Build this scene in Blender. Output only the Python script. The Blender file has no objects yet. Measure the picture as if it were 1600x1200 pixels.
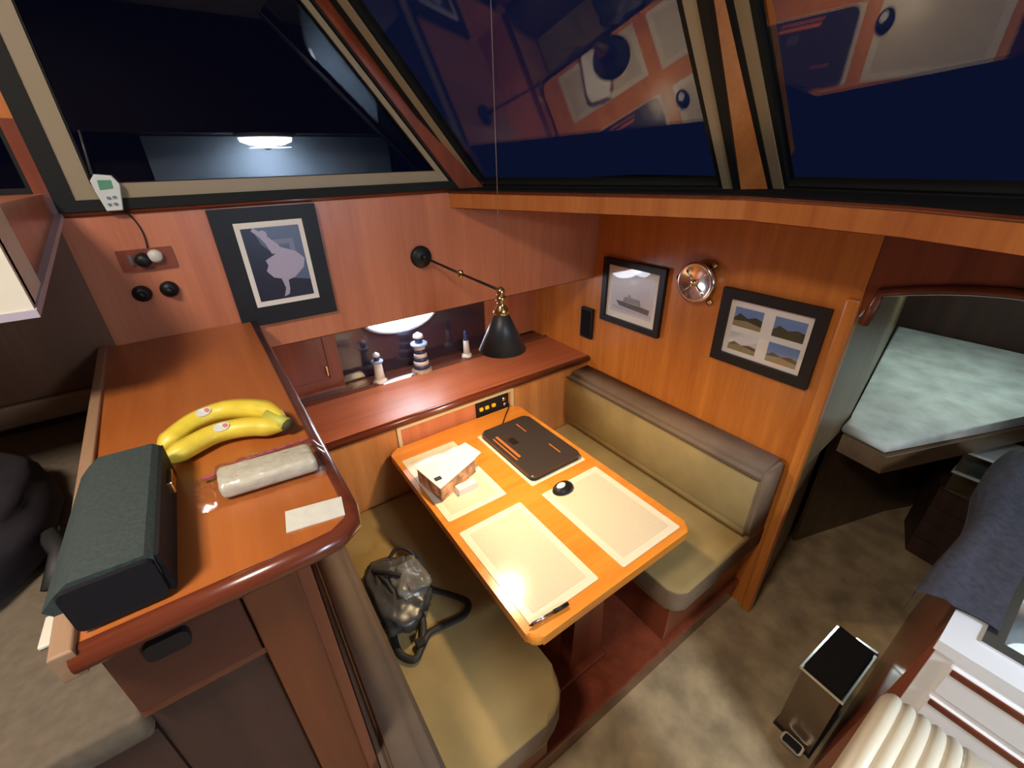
import bpy, bmesh, math, random
from mathutils import Vector, Matrix, noise
random.seed(7)
S = bpy.context.scene
COL = S.collection
V = Vector
# ---------------------------------------------------------------- camera
cam_data = bpy.data.cameras.new('camera'); cam = bpy.data.objects.new('camera', cam_data); COL.objects.link(cam)
cam_data.sensor_width = 36.0; cam_data.lens = 36.0 * 675.65 / 1600; cam_data.clip_start = 0.02
ux, uy, uz = V((-0.81898, 0.57343, -0.02135)), V((-0.28163, -0.36926, 0.88563)), V((0.49996, 0.73132, 0.46391))
M4 = Matrix((ux, uy, uz)).transposed().to_4x4(); M4.translation = V((1.3, 1.75, 1.1))
cam.matrix_world = M4
S.camera = cam
# ---------------------------------------------------------------- world: night
w = bpy.data.worlds.new('night'); S.world = w; w.use_nodes = True
w.node_tree.nodes['Background'].inputs[0].default_value = (0.007, 0.012, 0.048, 1)
w.node_tree.nodes['Background'].inputs[1].default_value = 0.5
S.view_settings.view_transform = 'Standard'; S.view_settings.look = 'None'
S.view_settings.gamma = 1; S.view_settings.use_curve_mapping = False
S.view_settings.exposure = 0.0
# ---------------------------------------------------------------- room lamps
def area(name, loc, target, size, energy, color, size_y=None):
    d = bpy.data.lights.new(name, 'AREA'); d.energy = energy; d.color = color; d.size = size
    if size_y: d.shape = 'RECTANGLE'; d.size_y = size_y
    o = bpy.data.objects.new(name, d); COL.objects.link(o); o.location = loc
    o.rotation_euler = (V(target) - V(loc)).to_track_quat('-Z', 'Y').to_euler(); return o
def point(name, loc, energy, color, r=0.02):
    d = bpy.data.lights.new(name, 'POINT'); d.energy = energy; d.color = color; d.shadow_soft_size = r
    o = bpy.data.objects.new(name, d); COL.objects.link(o); o.location = loc; return o
area('saloon_ceiling_glow', (2.05, 1.60, 2.02), (2.05, 1.60, 0), 0.34, 38, (1.0, 0.86, 0.74))
area('galley_glow', (0.60, 3.10, 1.215), (0.60, 3.10, 0), 0.28, 26, (0.78, 0.87, 1.0))
point('reading_lamp_glow', (0.610, 0.69, 0.592), 23, (1.0, 0.72, 0.40), 0.022)
point('niche_glow', (0.57, -0.16, 0.42), 1.9, (0.72, 0.80, 1.0), 0.06)
area('cabin_glow', (-1.45, 1.45, .88), (-1.45, 1.45, 0), 0.20, 4.5, (0.80, 0.95, 0.92))
# ---------------------------------------------------------------- materials
def nt(name):
    m = bpy.data.materials.new(name); m.use_nodes = True
    return m, m.node_tree, m.node_tree.nodes['Principled BSDF']
def plain(name, col, rough=.5, metal=0, noise=0, nscale=30, bump=0, spec=.5, alpha=None, emis=None, estr=0, coat=0):
    m, t, p = nt(name)
    p.inputs['Base Color'].default_value = (*col, 1); p.inputs['Roughness'].default_value = rough
    p.inputs['Metallic'].default_value = metal; p.inputs['Specular IOR Level'].default_value = spec
    if coat: p.inputs['Coat Weight'].default_value = coat; p.inputs['Coat Roughness'].default_value = .08
    if emis: p.inputs['Emission Color'].default_value = (*emis, 1); p.inputs['Emission Strength'].default_value = estr
    if noise or bump:
        tc = t.nodes.new('ShaderNodeTexCoord'); n = t.nodes.new('ShaderNodeTexNoise')
        n.inputs['Scale'].default_value = nscale; n.inputs['Detail'].default_value = 6
        t.links.new(tc.outputs['Object'], n.inputs['Vector'])
        if noise:
            r = t.nodes.new('ShaderNodeValToRGB')
            r.color_ramp.elements[0].position = .3; r.color_ramp.elements[1].position = .7
            r.color_ramp.elements[0].color = (*[c * (1 - noise) for c in col], 1)
            r.color_ramp.elements[1].color = (*[min(1, c * (1 + noise)) for c in col], 1)
            t.links.new(n.outputs['Fac'], r.inputs[0]); t.links.new(r.outputs[0], p.inputs['Base Color'])
        if bump:
            b = t.nodes.new('ShaderNodeBump'); b.inputs['Strength'].default_value = bump; b.inputs['Distance'].default_value = .004
            t.links.new(n.outputs['Fac'], b.inputs['Height']); t.links.new(b.outputs[0], p.inputs['Normal'])
    return m
def wood(name, dark, light, axis='z', rough=.3, scale=1.0, coat=.35):
    m, t, p = nt(name)
    tc = t.nodes.new('ShaderNodeTexCoord'); mp = t.nodes.new('ShaderNodeMapping')
    sc = {'x': (1.0, 16, 16), 'y': (16, 1.0, 16), 'z': (16, 16, 1.0)}[axis]
    mp.inputs['Scale'].default_value = [s * scale for s in sc]
    t.links.new(tc.outputs['Object'], mp.inputs['Vector'])
    n = t.nodes.new('ShaderNodeTexNoise'); n.inputs['Scale'].default_value = 1.1; n.inputs['Detail'].default_value = 5; n.inputs['Roughness'].default_value = .6
    n2 = t.nodes.new('ShaderNodeTexNoise'); n2.inputs['Scale'].default_value = 9; n2.inputs['Detail'].default_value = 3
    t.links.new(mp.outputs[0], n.inputs['Vector']); t.links.new(mp.outputs[0], n2.inputs['Vector'])
    mx = t.nodes.new('ShaderNodeMath'); mx.operation = 'MULTIPLY_ADD'; mx.inputs[1].default_value = .28
    t.links.new(n2.outputs['Fac'], mx.inputs[0]); t.links.new(n.outputs['Fac'], mx.inputs[2])
    r = t.nodes.new('ShaderNodeValToRGB')
    r.color_ramp.elements[0].position = .42; r.color_ramp.elements[1].position = .86
    r.color_ramp.elements[0].color = (*dark, 1); r.color_ramp.elements[1].color = (*light, 1)
    t.links.new(mx.outputs[0], r.inputs[0]); t.links.new(r.outputs[0], p.inputs['Base Color'])
    p.inputs['Roughness'].default_value = rough
    p.inputs['Coat Weight'].default_value = coat; p.inputs['Coat Roughness'].default_value = .22
    return m
W_BULK = wood('teak_bulkhead', (.42, .120, .018), (.62, .215, .036), 'z', .36)
W_PANEL = wood('teak_side_panel', (.44, .135, .060), (.60, .215, .100), 'z', .36)
W_LOW = wood('teak_lower_panel', (.42, .15, .04), (.62, .27, .085), 'z', .42)
W_TABLE = wood('teak_table', (.62, .20, .022), (.84, .32, .045), 'x', .22)
W_COUNT = wood('teak_counter', (.34, .090, .018), (.47, .145, .030), 'y', .36, .7)
W_DARK = wood('mahogany_trim', (.10, .022, .010), (.17, .040, .018), 'x', .22)
W_DARKZ = wood('mahogany_upright', (.15, .032, .014), (.26, .062, .026), 'z', .3)
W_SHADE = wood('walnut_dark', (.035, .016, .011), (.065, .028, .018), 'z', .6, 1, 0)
W_SHELF = wood('mahogany_shelf', (.26, .06, .025), (.40, .11, .045), 'x', .16)
W_PALE = wood('bare_edge_wood', (.27, .155, .085), (.38, .235, .14), 'y', .5, 1, .1)
CARPET = plain('carpet', (.36, .265, .145), .95, 0, .35, 9, .5)
HBENCH = plain('helm_upholstery', (.13, .10, .066), .95, 0, .15, 60, .3)
SUEDE = plain('seat_suede', (.34, .24, .09), .85, 0, .14, 7, .15)
SUEDE_D = plain('suede_dimmed', (.105, .066, .038), .8, 0, .18, 7, .15)  # seat suede darkened, the left backrest's shade put into its colour
SUEDE_SHADED = plain('suede_shaded_boxing', (.19, .125, .075), .8, 0, .18, 7, .15)  # same suede, shade on sides and tops put into a darker colour
MAT = plain('placemat', (.70, .62, .46), .16, 0, .03, 200)
MAT_EDGE = plain('placemat_border', (.80, .74, .58), .2)
BLACK = plain('black_satin', (.010, .010, .012), .45, spec=.35)
BLACKM = plain('black_matte', (.008, .008, .009), .9, spec=.12)
RUBBER = plain('black_rubber', (.008, .009, .008), .6, spec=.25)
TAN = plain('tan_window_frame', (.30, .24, .145), .45)
WHITE = plain('white_gloss', (.80, .82, .84), .25)
CREAM = plain('cream_plastic', (.78, .74, .60), .4)
STEEL = plain('steel', (.60, .61, .62), .25, 1)
CHROME = plain('chrome', (.86, .85, .82), .18, 1)
BRASS = plain('brass', (.75, .55, .25), .2, 1)
CEIL = plain('headliner', (.70, .66, .60), .8)
PAPER = plain('paper', (.80, .78, .72), .7)
NAVY = plain('navy_canvas', (.018, .035, .22), .85, 0, .25, 12)
LEATHER = plain('grey_leather', (.055, .055, .052), .32, 0, .2, 20, .3)
LEATHER_H = plain('grey_leather_pocket', (.14, .14, .13), .3, 0, .2, 20, .3)
STRAP = plain('black_strap', (.012, .012, .012), .6)
LEDM = plain('led_panel', (.9, .95, 1), .3, emis=(.86, .92, 1), estr=14)
BULB = plain('bulb_glass', (1, .9, .7), .3, emis=(1, .78, .48), estr=55)
def glass_mat(name, tint=(1, 1, 1), f0=.045, rough=0.0):
    """thin clear sheet: Schlick reflection over plain transmission"""
    m = bpy.data.materials.new(name); m.use_nodes = True; t = m.node_tree; t.nodes.clear()
    o = t.nodes.new('ShaderNodeOutputMaterial'); mx = t.nodes.new('ShaderNodeMixShader')
    tr = t.nodes.new('ShaderNodeBsdfTransparent'); g = t.nodes.new('ShaderNodeBsdfGlossy'); lw = t.nodes.new('ShaderNodeLayerWeight')
    pw = t.nodes.new('ShaderNodeMath'); pw.operation = 'POWER'; pw.inputs[1].default_value = 5
    ma = t.nodes.new('ShaderNodeMath'); ma.operation = 'MULTIPLY_ADD'; ma.inputs[1].default_value = 1 - f0; ma.inputs[2].default_value = f0
    lw.inputs['Blend'].default_value = .5
    t.links.new(lw.outputs['Facing'], pw.inputs[0]); t.links.new(pw.outputs[0], ma.inputs[0])
    tr.inputs[0].default_value = (*tint, 1); g.inputs['Roughness'].default_value = rough
    t.links.new(ma.outputs[0], mx.inputs[0]); t.links.new(tr.outputs[0], mx.inputs[1]); t.links.new(g.outputs[0], mx.inputs[2])
    t.links.new(mx.outputs[0], o.inputs[0]); return m
PANE = glass_mat('window_glass', (.95, .97, .98), .058)
PANE_DIM = glass_mat('dimmed_side_glass', (.45, .45, .45), .06)  # tint added to dim the night sky behind the side windows
PICGLASS = glass_mat('picture_glass', (1, 1, 1), .03, .02)
CLEAR = glass_mat('clear_plastic', (.80, .85, .85), .08, .12)
# ---------------------------------------------------------------- mesh helpers
def tag(o, label=None, cat=None, group=None, kind=None):
    if label: o['label'] = label
    if cat: o['category'] = cat
    if group: o['group'] = group
    if kind: o['kind'] = kind
    return o
def thing(name, label, cat, loc, group=None):
    o = bpy.data.objects.new(name, None); COL.objects.link(o); o.location = loc; o.empty_display_size = .05
    tag(o, label, cat, group); return o
def base_of(o):
    p = V((0, 0, 0))
    while o is not None: p = p + V(o.location); o = o.parent
    return p
def obj(name, bm, mats, parent=None, smooth=False, kind=None):
    bmesh.ops.recalc_face_normals(bm, faces=bm.faces)
    me = bpy.data.meshes.new(name); bm.to_mesh(me); bm.free()
    for m in (mats if isinstance(mats, (list, tuple)) else [mats]): me.materials.append(m)
    for p in me.polygons: p.use_smooth = smooth
    o = bpy.data.objects.new(name, me); COL.objects.link(o)
    if parent is not None:
        o.parent = parent; o.location = -base_of(parent)
    if kind: o['kind'] = kind
    return o
def B(*boxes, bev=0, seg=2):
    bm = bmesh.new()
    for b in boxes: add_box(bm, *b, bev=bev, seg=seg)
    return bm
def add_box(bm, x0, y0, z0, x1, y1, z1, bev=0, seg=2, mi=0):
    r = bmesh.ops.create_cube(bm, size=1); vs = r['verts']
    for v in vs: v.co = V(((x0 + x1) / 2 + v.co.x * abs(x1 - x0), (y0 + y1) / 2 + v.co.y * abs(y1 - y0), (z0 + z1) / 2 + v.co.z * abs(z1 - z0)))
    es = list({e for v in vs for e in v.link_edges})
    for f in {f for v in vs for f in v.link_faces}: f.material_index = mi
    if bev: bmesh.ops.bevel(bm, geom=es, offset=bev, segments=seg, affect='EDGES', profile=.5)
def add_prism(bm, pts, lo, hi, axis='z', mi=0, bev=0):
    def mk(a, b, c): return {'z': V((a, b, c)), 'y': V((a, c, b)), 'x': V((c, a, b))}[axis]
    lo_v = [bm.verts.new(mk(p[0], p[1], lo)) for p in pts]; hi_v = [bm.verts.new(mk(p[0], p[1], hi)) for p in pts]
    n = len(pts); fs = [bm.faces.new(lo_v), bm.faces.new(hi_v)]
    for i in range(n): fs.append(bm.faces.new((lo_v[i], lo_v[(i + 1) % n], hi_v[(i + 1) % n], hi_v[i])))
    for f in fs: f.material_index = mi
    if bev:
        es = [e for f in fs[:2] for e in f.edges]
        bmesh.ops.bevel(bm, geom=list(set(es)), offset=bev, segments=3, affect='EDGES', profile=.5)
def P(pts, lo, hi, axis='z', bev=0):
    bm = bmesh.new(); add_prism(bm, pts, lo, hi, axis, 0, bev); return bm
def rrect(x0, y0, x1, y1, r, n=5, corners=(1, 1, 1, 1)):
    out = []
    for k, (cx, cy, a) in enumerate(((x1 - r, y1 - r, 0), (x0 + r, y1 - r, 90), (x0 + r, y0 + r, 180), (x1 - r, y0 + r, 270))):
        if corners[k]:
            for i in range(n + 1):
                t = math.radians(a + 90 * i / n); out.append((cx + r * math.cos(t), cy + r * math.sin(t)))
        else:
            out.append((x1 if k in (0, 3) else x0, y1 if k in (0, 1) else y0))
    return out
def add_tube(bm, pts, rad, n=10, flat=1.0, caps=True, mi=0):
    pts = [V(p) for p in pts]; rings = []; prev = None
    for i, p in enumerate(pts):
        d = (pts[min(i + 1, len(pts) - 1)] - pts[max(i - 1, 0)]).normalized()
        if prev is None:
            a = V((0, 0, 1)) if abs(d.z) < .9 else V((1, 0, 0)); u = d.cross(a).normalized()
        else: u = (prev - d * prev.dot(d)).normalized()
        prev = u; v = d.cross(u); r = rad[i] if isinstance(rad, (list, tuple)) else rad
        rings.append([bm.verts.new(p + u * r * math.cos(2 * math.pi * k / n) + v * r * flat * math.sin(2 * math.pi * k / n)) for k in range(n)])
    for a, b in zip(rings, rings[1:]):
        for k in range(n): bm.faces.new((a[k], a[(k + 1) % n], b[(k + 1) % n], b[k])).material_index = mi
    if caps:
        bm.faces.new(rings[0]).material_index = mi; bm.faces.new(rings[-1]).material_index = mi
def T(pts, rad, n=10, flat=1.0):
    bm = bmesh.new(); add_tube(bm, pts, rad, n, flat); return bm
def add_lathe(bm, prof, c, n=24, axis=V((0, 0, 1)), sx=1.0, sy=1.0, mi=0):
    q = V((0, 0, 1)).rotation_difference(V(axis).normalized()); c = V(c); rings = []
    for r, h in prof:
        rings.append([bm.verts.new(c + q @ V((max(r, 1e-4) * sx * math.cos(2 * math.pi * k / n), max(r, 1e-4) * sy * math.sin(2 * math.pi * k / n), h))) for k in range(n)])
    for a, b in zip(rings, rings[1:]):
        for k in range(n): bm.faces.new((a[k], a[(k + 1) % n], b[(k + 1) % n], b[k])).material_index = mi
    bm.faces.new(rings[0]).material_index = mi; bm.faces.new(rings[-1]).material_index = mi
def L(prof, c, n=24, axis=(0, 0, 1), sx=1, sy=1):
    bm = bmesh.new(); add_lathe(bm, prof, c, n, V(axis), sx, sy); return bm
def slab(pts, nrm, th):
    """thick plate: polygon of world points, thickness th along -nrm"""
    bm = bmesh.new(); nrm = V(nrm).normalized()
    a = [bm.verts.new(V(p)) for p in pts]; b = [bm.verts.new(V(p) - nrm * th) for p in pts]; n = len(pts)
    bm.faces.new(a); bm.faces.new(b)
    for i in range(n): bm.faces.new((a[i], a[(i + 1) % n], b[(i + 1) % n], b[i]))
    return bm
def struct(name, bm, m, parent=None, smooth=False): 
    o = obj(name, bm, m, parent, smooth)
    if parent is None: o['kind'] = 'structure'
    return o
def frame_bars(fr, u0, v0, u1, v1, wd, d0, d1):
    """rectangular frame of four mitred bars; fr(u, v, d) -> world"""
    bm = bmesh.new()
    outer = [(u0, v0), (u1, v0), (u1, v1), (u0, v1)]; s = lambda k: (1, 1, -1, -1)[k]
    inner = [(u0 + wd, v0 + wd), (u1 - wd, v0 + wd), (u1 - wd, v1 - wd), (u0 + wd, v1 - wd)]
    if u1 < u0: inner = [(u0 - wd, v0 + wd), (u1 + wd, v0 + wd), (u1 + wd, v1 - wd), (u0 - wd, v1 - wd)]
    R = {}
    for d in (d0, d1):
        R[d] = ([bm.verts.new(fr(*p, d)) for p in outer], [bm.verts.new(fr(*p, d)) for p in inner])
    for k in range(4):
        j = (k + 1) % 4
        for d in (d0, d1): bm.faces.new((R[d][0][k], R[d][0][j], R[d][1][j], R[d][1][k]))
        for q in (0, 1): bm.faces.new((R[d0][q][k], R[d0][q][j], R[d1][q][j], R[d1][q][k]))
    return bm
def flat_poly(fr, pts, d0, d1):
    bm = bmesh.new(); a = [bm.verts.new(fr(u, v, d0)) for u, v in pts]; b = [bm.verts.new(fr(u, v, d1)) for u, v in pts]; n = len(pts)
    bm.faces.new(a); bm.faces.new(b)
    for i in range(n): bm.faces.new((a[i], a[(i + 1) % n], b[(i + 1) % n], b[i]))
    return bm
rect = lambda u0, v0, u1, v1: [(u0, v0), (u1, v0), (u1, v1), (u0, v1)]
BX = -0.28      # forward bulkhead
FZ = -0.75      # cabin sole

# ================================================================ SETTING
struct('floor', B((-3.2, -.6, FZ - .05, 3.4, 3.6, FZ)), CARPET)
# carpet seams / runner piece lying in the passage
struct('ceiling', B((-.6, -.6, 2.06, 3.4, 3.6, 2.12)), CEIL)
plat = struct('trim_1', B((BX, .18, -.65, 1.30, 1.235, -.62), bev=.006), W_DARKZ)
struct('trim_2', B((BX, 1.20, FZ, 1.30, 1.225, -.65)), W_DARK)
# side wall: parts above, around and below the niche
side = struct('wall_side', B((BX, .18, .56, 1.57, .2, 1.0)), W_PANEL)
struct('upper_panel_aft', B((1.57, .18, .56, 3.4, .2, 1.055)), wood('aft_panel_dimmed', (.13, .055, .028), (.20, .09, .045), 'z', .45, 1, .1), side)  # same panelling, the dimmer left end painted in as darker wood
struct('panel_edge', T([(BX, .19, .56), (1.56, .19, .56)], .006, 8), W_DARK, side, True)
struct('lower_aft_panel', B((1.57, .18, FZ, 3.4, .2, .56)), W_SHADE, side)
struct('lower_panel', B((BX, .16, FZ, 1.30, .18, .10)), W_LOW, side)
struct('sill_moulding', T([(1.57, .20, 1.0), (.46, .20, 1.0)], .009, 8), W_DARK, side, True)
# niche behind
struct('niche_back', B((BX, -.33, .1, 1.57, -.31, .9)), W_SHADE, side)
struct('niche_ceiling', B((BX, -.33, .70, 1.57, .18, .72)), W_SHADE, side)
struct('niche_end', B((1.225, -.31, .1, 1.245, .18, .62)), W_PANEL, side)
NICHE = plain('smoked_mirror', (.035, .022, .035), .12, 0, coat=.6)
struct('smoked_panel', B((.08, -.31, .13, .905, -.302, .70)), NICHE, side)
struct('niche_wood_panel', B((BX, -.31, .13, .075, -.298, .70)), W_PANEL, side)
shelf = struct('trim_4', B((BX, -.165, .095, 1.235, .185, .128), bev=.004), wood('mahogany_cap', (.36, .09, .035), (.52, .15, .058), 'x', .42, 1, .08))
struct('shelf_floor', B((BX, -.31, .095, 1.235, -.165, .122)), wood('dark_shelf_floor', (.10, .03, .02), (.16, .05, .03), 'x', .25), shelf)
bm = bmesh.new(); add_prism(bm, [(-.182, .122), (-.182, .1365), (-.150, .1260), (-.150, .122)], BX, 1.225, 'x')
struct('shelf_glint_strip', bm, plain('polished_glint_strip', (.14, .05, .03), .1, coat=1.0), shelf)  # strip added and sloped to mirror the niche LED as a streak
struct('shelf_nosing', T([(BX, .19, .110), (1.235, .19, .110)], .018, 12), W_DARK, shelf, True)
# forward bulkhead with arched doorway
arch = [(1.31, -.75), (1.31, .70)]
for k in range(9):
    a = math.radians(180 - 90 * k / 8); arch.append((1.31 + .16 + .16 * math.cos(a), .66 + .12 * math.sin(a)))
arch += [(1.9, .775), (1.93, .66), (1.93, -.75), (3.6, -.75), (3.6, 2.06), (-.6, 2.06), (-.6, -.75)]
bh = struct('wall_forward', P([(1.31, -.75), (1.31, 1.0), (-.33, 1.0), (-.33, -.75)], BX - .03, BX, 'x'), W_BULK)
ap = [(1.312, 1.0), (1.312, .64)]
for k in range(11):
    t = k / 10; ap.append((1.35 + .60 * t, .70 + .085 * math.sin(math.pi * (.12 + .76 * t))))
ap += [(2.05, .62), (3.5, .62), (3.5, 1.0)]
struct('door_header', P(ap, BX - .03, BX, 'x'), W_DARKZ, bh)
bm = bmesh.new(); add_tube(bm, [(BX + .004, 1.335, .63), (BX + .004, 1.345, .695)] + [(BX + .004, 1.35 + .60 * k / 10, .70 + .085 * math.sin(math.pi * (.12 + .76 * k / 10))) for k in range(11)], .014, 8)
struct('arch_moulding', bm, W_DARK, bh, True)
struct('door_post', B((BX - .02, 1.275, FZ, BX + .02, 1.315, .70), bev=.008), W_BULK, bh)
# dash ledge (fascia) under the windshields, and its top
edge = [(.50, .2), (.10, 1.10), (.13, 1.45), (.22, 1.68), (.55, 2.5)]
for i in range(4):
    (ax, ay), (bx, by) = edge[i], edge[i + 1]
back = [(-.75, 2.6), (-.75, .0), (.4, .0)]
dash = struct('trim_5', P([(x + .004, y) for x, y in edge] + back, .995, 1.004), BLACKM)
W_FASC = wood('teak_fascia', (.40, .12, .03), (.58, .21, .055), 'z', .3)
bm = bmesh.new()
ins = [(.478, .19), (.075, 1.09), (.105, 1.46), (.20, 1.70), (.53, 2.5)]
for i in range(4):
    a, b = edge[i], edge[i + 1]; c, d = ins[i + 1], ins[i]
    add_prism(bm, [a, b, c, d], .94, .995)
struct('fascia_board', bm, W_FASC, dash)
struct('fascia_soffit', P(ins + back, .935, .94), W_DARKZ, dash)
bm = bmesh.new(); add_tube(bm, [(x, y, .994) for x, y in edge], .006, 8)
struct('fascia_beading', bm, W_DARK, dash, True)
# ---- side window (window_1)
Yw = .2
fr = lambda x, z, d: V((x, Yw + d, z))
rake = .826
ztop = 1.9
def side_band(l, b, r, wd_l, wd_b, wd_r, d0, d1):
    """frame band: left edge x=l (aft), bottom z=b, right edge raked from x=r at z=b"""
    out = [(l, b), (r, b), (r + rake * (ztop - b), ztop), (l, ztop)]
    inn = [(l - wd_l, b + wd_b), (r + wd_r, b + wd_b), (r + wd_r + rake * (ztop - b - wd_b), ztop), (l - wd_l, ztop)]
    bm = bmesh.new(); R = {}
    for d in (d0, d1): R[d] = ([bm.verts.new(fr(*p, d)) for p in out], [bm.verts.new(fr(*p, d)) for p in inn])
    for k in (3, 0, 1):
        j = (k + 1) % 4
        if k == 3 or k == 0 or k == 1:
            for d in (d0, d1): bm.faces.new((R[d][0][k], R[d][0][j], R[d][1][j], R[d][1][k]))
            for q in (0, 1): bm.faces.new((R[d0][q][k], R[d0][q][j], R[d1][q][j], R[d1][q][k]))
    return bm
w1 = struct('window_1', side_band(1.558, 1.004, .455, .040, .026, .040, -.03, .012), RUBBER)
struct('window_frame', side_band(1.520, 1.030, .50, .042, .034, .050, -.03, .008), TAN, w1)
struct('inner_seal', side_band(1.480, 1.062, .548, .006, .004, .006, -.02, .004), RUBBER, w1)
struct('window_pane', flat_poly(fr, [(1.5, 1.04), (.50, 1.04), (.50 + rake * (ztop - 1.04), ztop), (1.5, ztop)], -.012, -.006), PANE_DIM, w1)
# wood mullion between side window and port windshield
mul = struct('trim_6', flat_poly(fr, [(.462, 1.0), (.35, 1.0), (.35 + rake * (ztop - 1), ztop), (.462 + rake * (ztop - 1), ztop)], -.05, .02), W_DARKZ)
# window post aft of the side window, second small window
struct('trim_7', B((1.558, .17, 1.195, 3.4, .205, 2.06)), W_BULK)
struct('window_post', B((1.558, .17, 1.0, 1.585, .208, 1.2)), W_DARKZ, bpy.data.objects['trim_7'])
w2 = struct('window_2', frame_bars(fr, 2.4, 1.05, 1.583, 1.197, .01, -.03, .006), RUBBER)
struct('window_pane', flat_poly(fr, rect(1.59, 1.055, 2.4, 1.19), -.012, -.006), PANE_DIM, w2)
# ---- raked windshields
def ws_basis(n, c, z=1.0):
    n = V(n).normalized(); h = n.cross(V((0, 0, 1))).normalized()   # along bottom line, towards -Y side
    up = h.cross(n).normalized(); up = up if up.z > 0 else -up
    # foot point at height z under the plane
    hn = V((n.x, n.y, 0)); k = (c - n.z * z) / (hn.length_squared); p0 = hn * k + V((0, 0, z))
    return p0, -h, up, n
def windshield(idx, n, c, s0, s1, lean0, lean1, th=1.15):
    p0, h, up, nn = ws_basis(n, c)
    f = lambda s, t, d: p0 + h * s + up * t + nn * d
    def quad(a, b0, b1): return [(s0 + a + lean0 * b0, b0), (s1 - a + lean1 * b0, b0), (s1 - a + lean1 * b1, b1), (s0 + a + lean0 * b1, b1)]
    def band(a, wd, b0, wb, d0, d1, right=True):
        bm = bmesh.new(); o = quad(a, b0, th); i = quad(a + wd, b0 + wb, th); R = {}
        for d in (d0, d1): R[d] = ([bm.verts.new(f(*q, d)) for q in o], [bm.verts.new(f(*q, d)) for q in i])
        for k in ((3, 0, 1) if right else (3, 0)):
            j = (k + 1) % 4
            for d in (d0, d1): bm.faces.new((R[d][0][k], R[d][0][j], R[d][1][j], R[d][1][k]))
            for q in (0, 1): bm.faces.new((R[d0][q][k], R[d0][q][j], R[d1][q][j], R[d1][q][k]))
        return bm
    root = struct('window_%d' % idx, band(0, .02, 0, .022, -.02, .02), RUBBER)
    struct('window_frame', band(.02, .028, .0, .004, -.02, .016), TAN, root)
    struct('inner_seal', band(.048, .012, .018, .012, -.02, .012), RUBBER, root)
    struct('window_pane', flat_poly(f, quad(.02, .0, th), -.006, 0), PANE, root)
    return f
N1, C1 = (.647, .327, -.689), -.3987 / V((.647, .327, -.689)).length
N2, C2 = (.7193, 0, -.6947), -.7805
f1 = windshield(3, N1, C1, -.025, .915, -.16, -.226)
f2 = windshield(4, N2, C2, 1.045, 1.75, .015, .10)
# mullion between the windshields
p0, h1, up1, n1_ = ws_basis(N1, C1)
mb = [(-.045, 1.0, 1.0), (-.08, 1.075, 1.0)]
struct('trim_8', slab([(-.040, 1.000, .99), (-.105, 1.055, .99), (.72, 1.075, 1.85), (.82, 1.085, 1.85)], (.7, .1, -.7), .16), W_FASC)
# remaining shell
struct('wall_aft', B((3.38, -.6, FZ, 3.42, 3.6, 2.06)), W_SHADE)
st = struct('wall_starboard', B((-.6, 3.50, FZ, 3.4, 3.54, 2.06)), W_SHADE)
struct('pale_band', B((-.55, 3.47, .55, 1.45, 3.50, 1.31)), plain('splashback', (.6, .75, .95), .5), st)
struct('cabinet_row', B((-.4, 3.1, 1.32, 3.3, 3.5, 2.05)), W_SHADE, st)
# stateroom beyond the doorway
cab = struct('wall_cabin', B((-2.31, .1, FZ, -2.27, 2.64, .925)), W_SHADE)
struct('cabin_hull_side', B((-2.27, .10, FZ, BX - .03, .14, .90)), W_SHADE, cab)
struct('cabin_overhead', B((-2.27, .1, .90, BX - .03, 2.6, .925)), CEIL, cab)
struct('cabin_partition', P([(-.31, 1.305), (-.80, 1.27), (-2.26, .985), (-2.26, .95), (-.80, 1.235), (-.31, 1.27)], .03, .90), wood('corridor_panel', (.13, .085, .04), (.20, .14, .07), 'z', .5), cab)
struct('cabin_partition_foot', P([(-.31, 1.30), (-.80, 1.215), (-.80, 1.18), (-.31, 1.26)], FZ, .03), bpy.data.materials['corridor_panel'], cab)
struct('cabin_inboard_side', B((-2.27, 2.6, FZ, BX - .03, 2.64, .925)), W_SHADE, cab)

# ================================================================ FURNITURE
# ---- dinette table
tb = thing('dinette_table', 'glossy orange teak dinette table with rounded corners under four cream placemats', 'table', (.555, .72, -.62))
obj('tabletop', P(rrect(.222, .205, .892, 1.222, .035), -.034, 0, bev=.012), W_TABLE, tb)
obj('edge_moulding', P(rrect(.236, .215, .878, 1.208, .03), -.05, -.034), W_DARK, tb)
obj('pedestal', P([(.46, -.60), (.62, -.60), (.60, -.05), (.48, -.05)], 1.03, 1.09, 'y'), W_DARKZ, tb)
obj('pedestal', P([(.50, -.62), (.66, -.62), (.64, -.05), (.52, -.05)], .40, .45, 'y'), W_DARKZ, tb)
obj('pedestal_foot', B((.46, .36, -.62, .70, 1.12, -.60), bev=.006), W_DARKZ, tb)
# ---- placemats
mats = [((.376, .528), (.630, .940), 'leftmost cream placemat with small white box standing on it'),
        ((.0, 0), (0, 0), '')]
pm_def = [(.632, .305, .890 - .018, .722, 'cream placemat under the small white box, nearest the lighthouse shelf on the left'),
          (.258, .340, .532, .745, 'cream placemat almost hidden under the black laptop'),
          (.618, .785, .868, 1.180, 'cream placemat at the front corner of the table with a pen on its edge'),
          (.258, .800, .532, 1.196, 'cream placemat on the right beside the bench with the mouse on its corner')]
pm0 = None
for i, (x0, y0, x1, y1, lab) in enumerate(pm_def):
    t = thing('placemat', lab, 'placemat', ((x0 + x1) / 2, (y0 + y1) / 2, 0), 'placemats on the dinette table')
    obj('mat_sheet', P(rrect(x0, y0, x1, y1, .006, 2), .0003, .0022), MAT_EDGE, t)
    obj('centre_field', B((x0 + .026, y0 + .026, .0022, x1 - .026, y1 - .026, .0028)), MAT, t)
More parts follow.
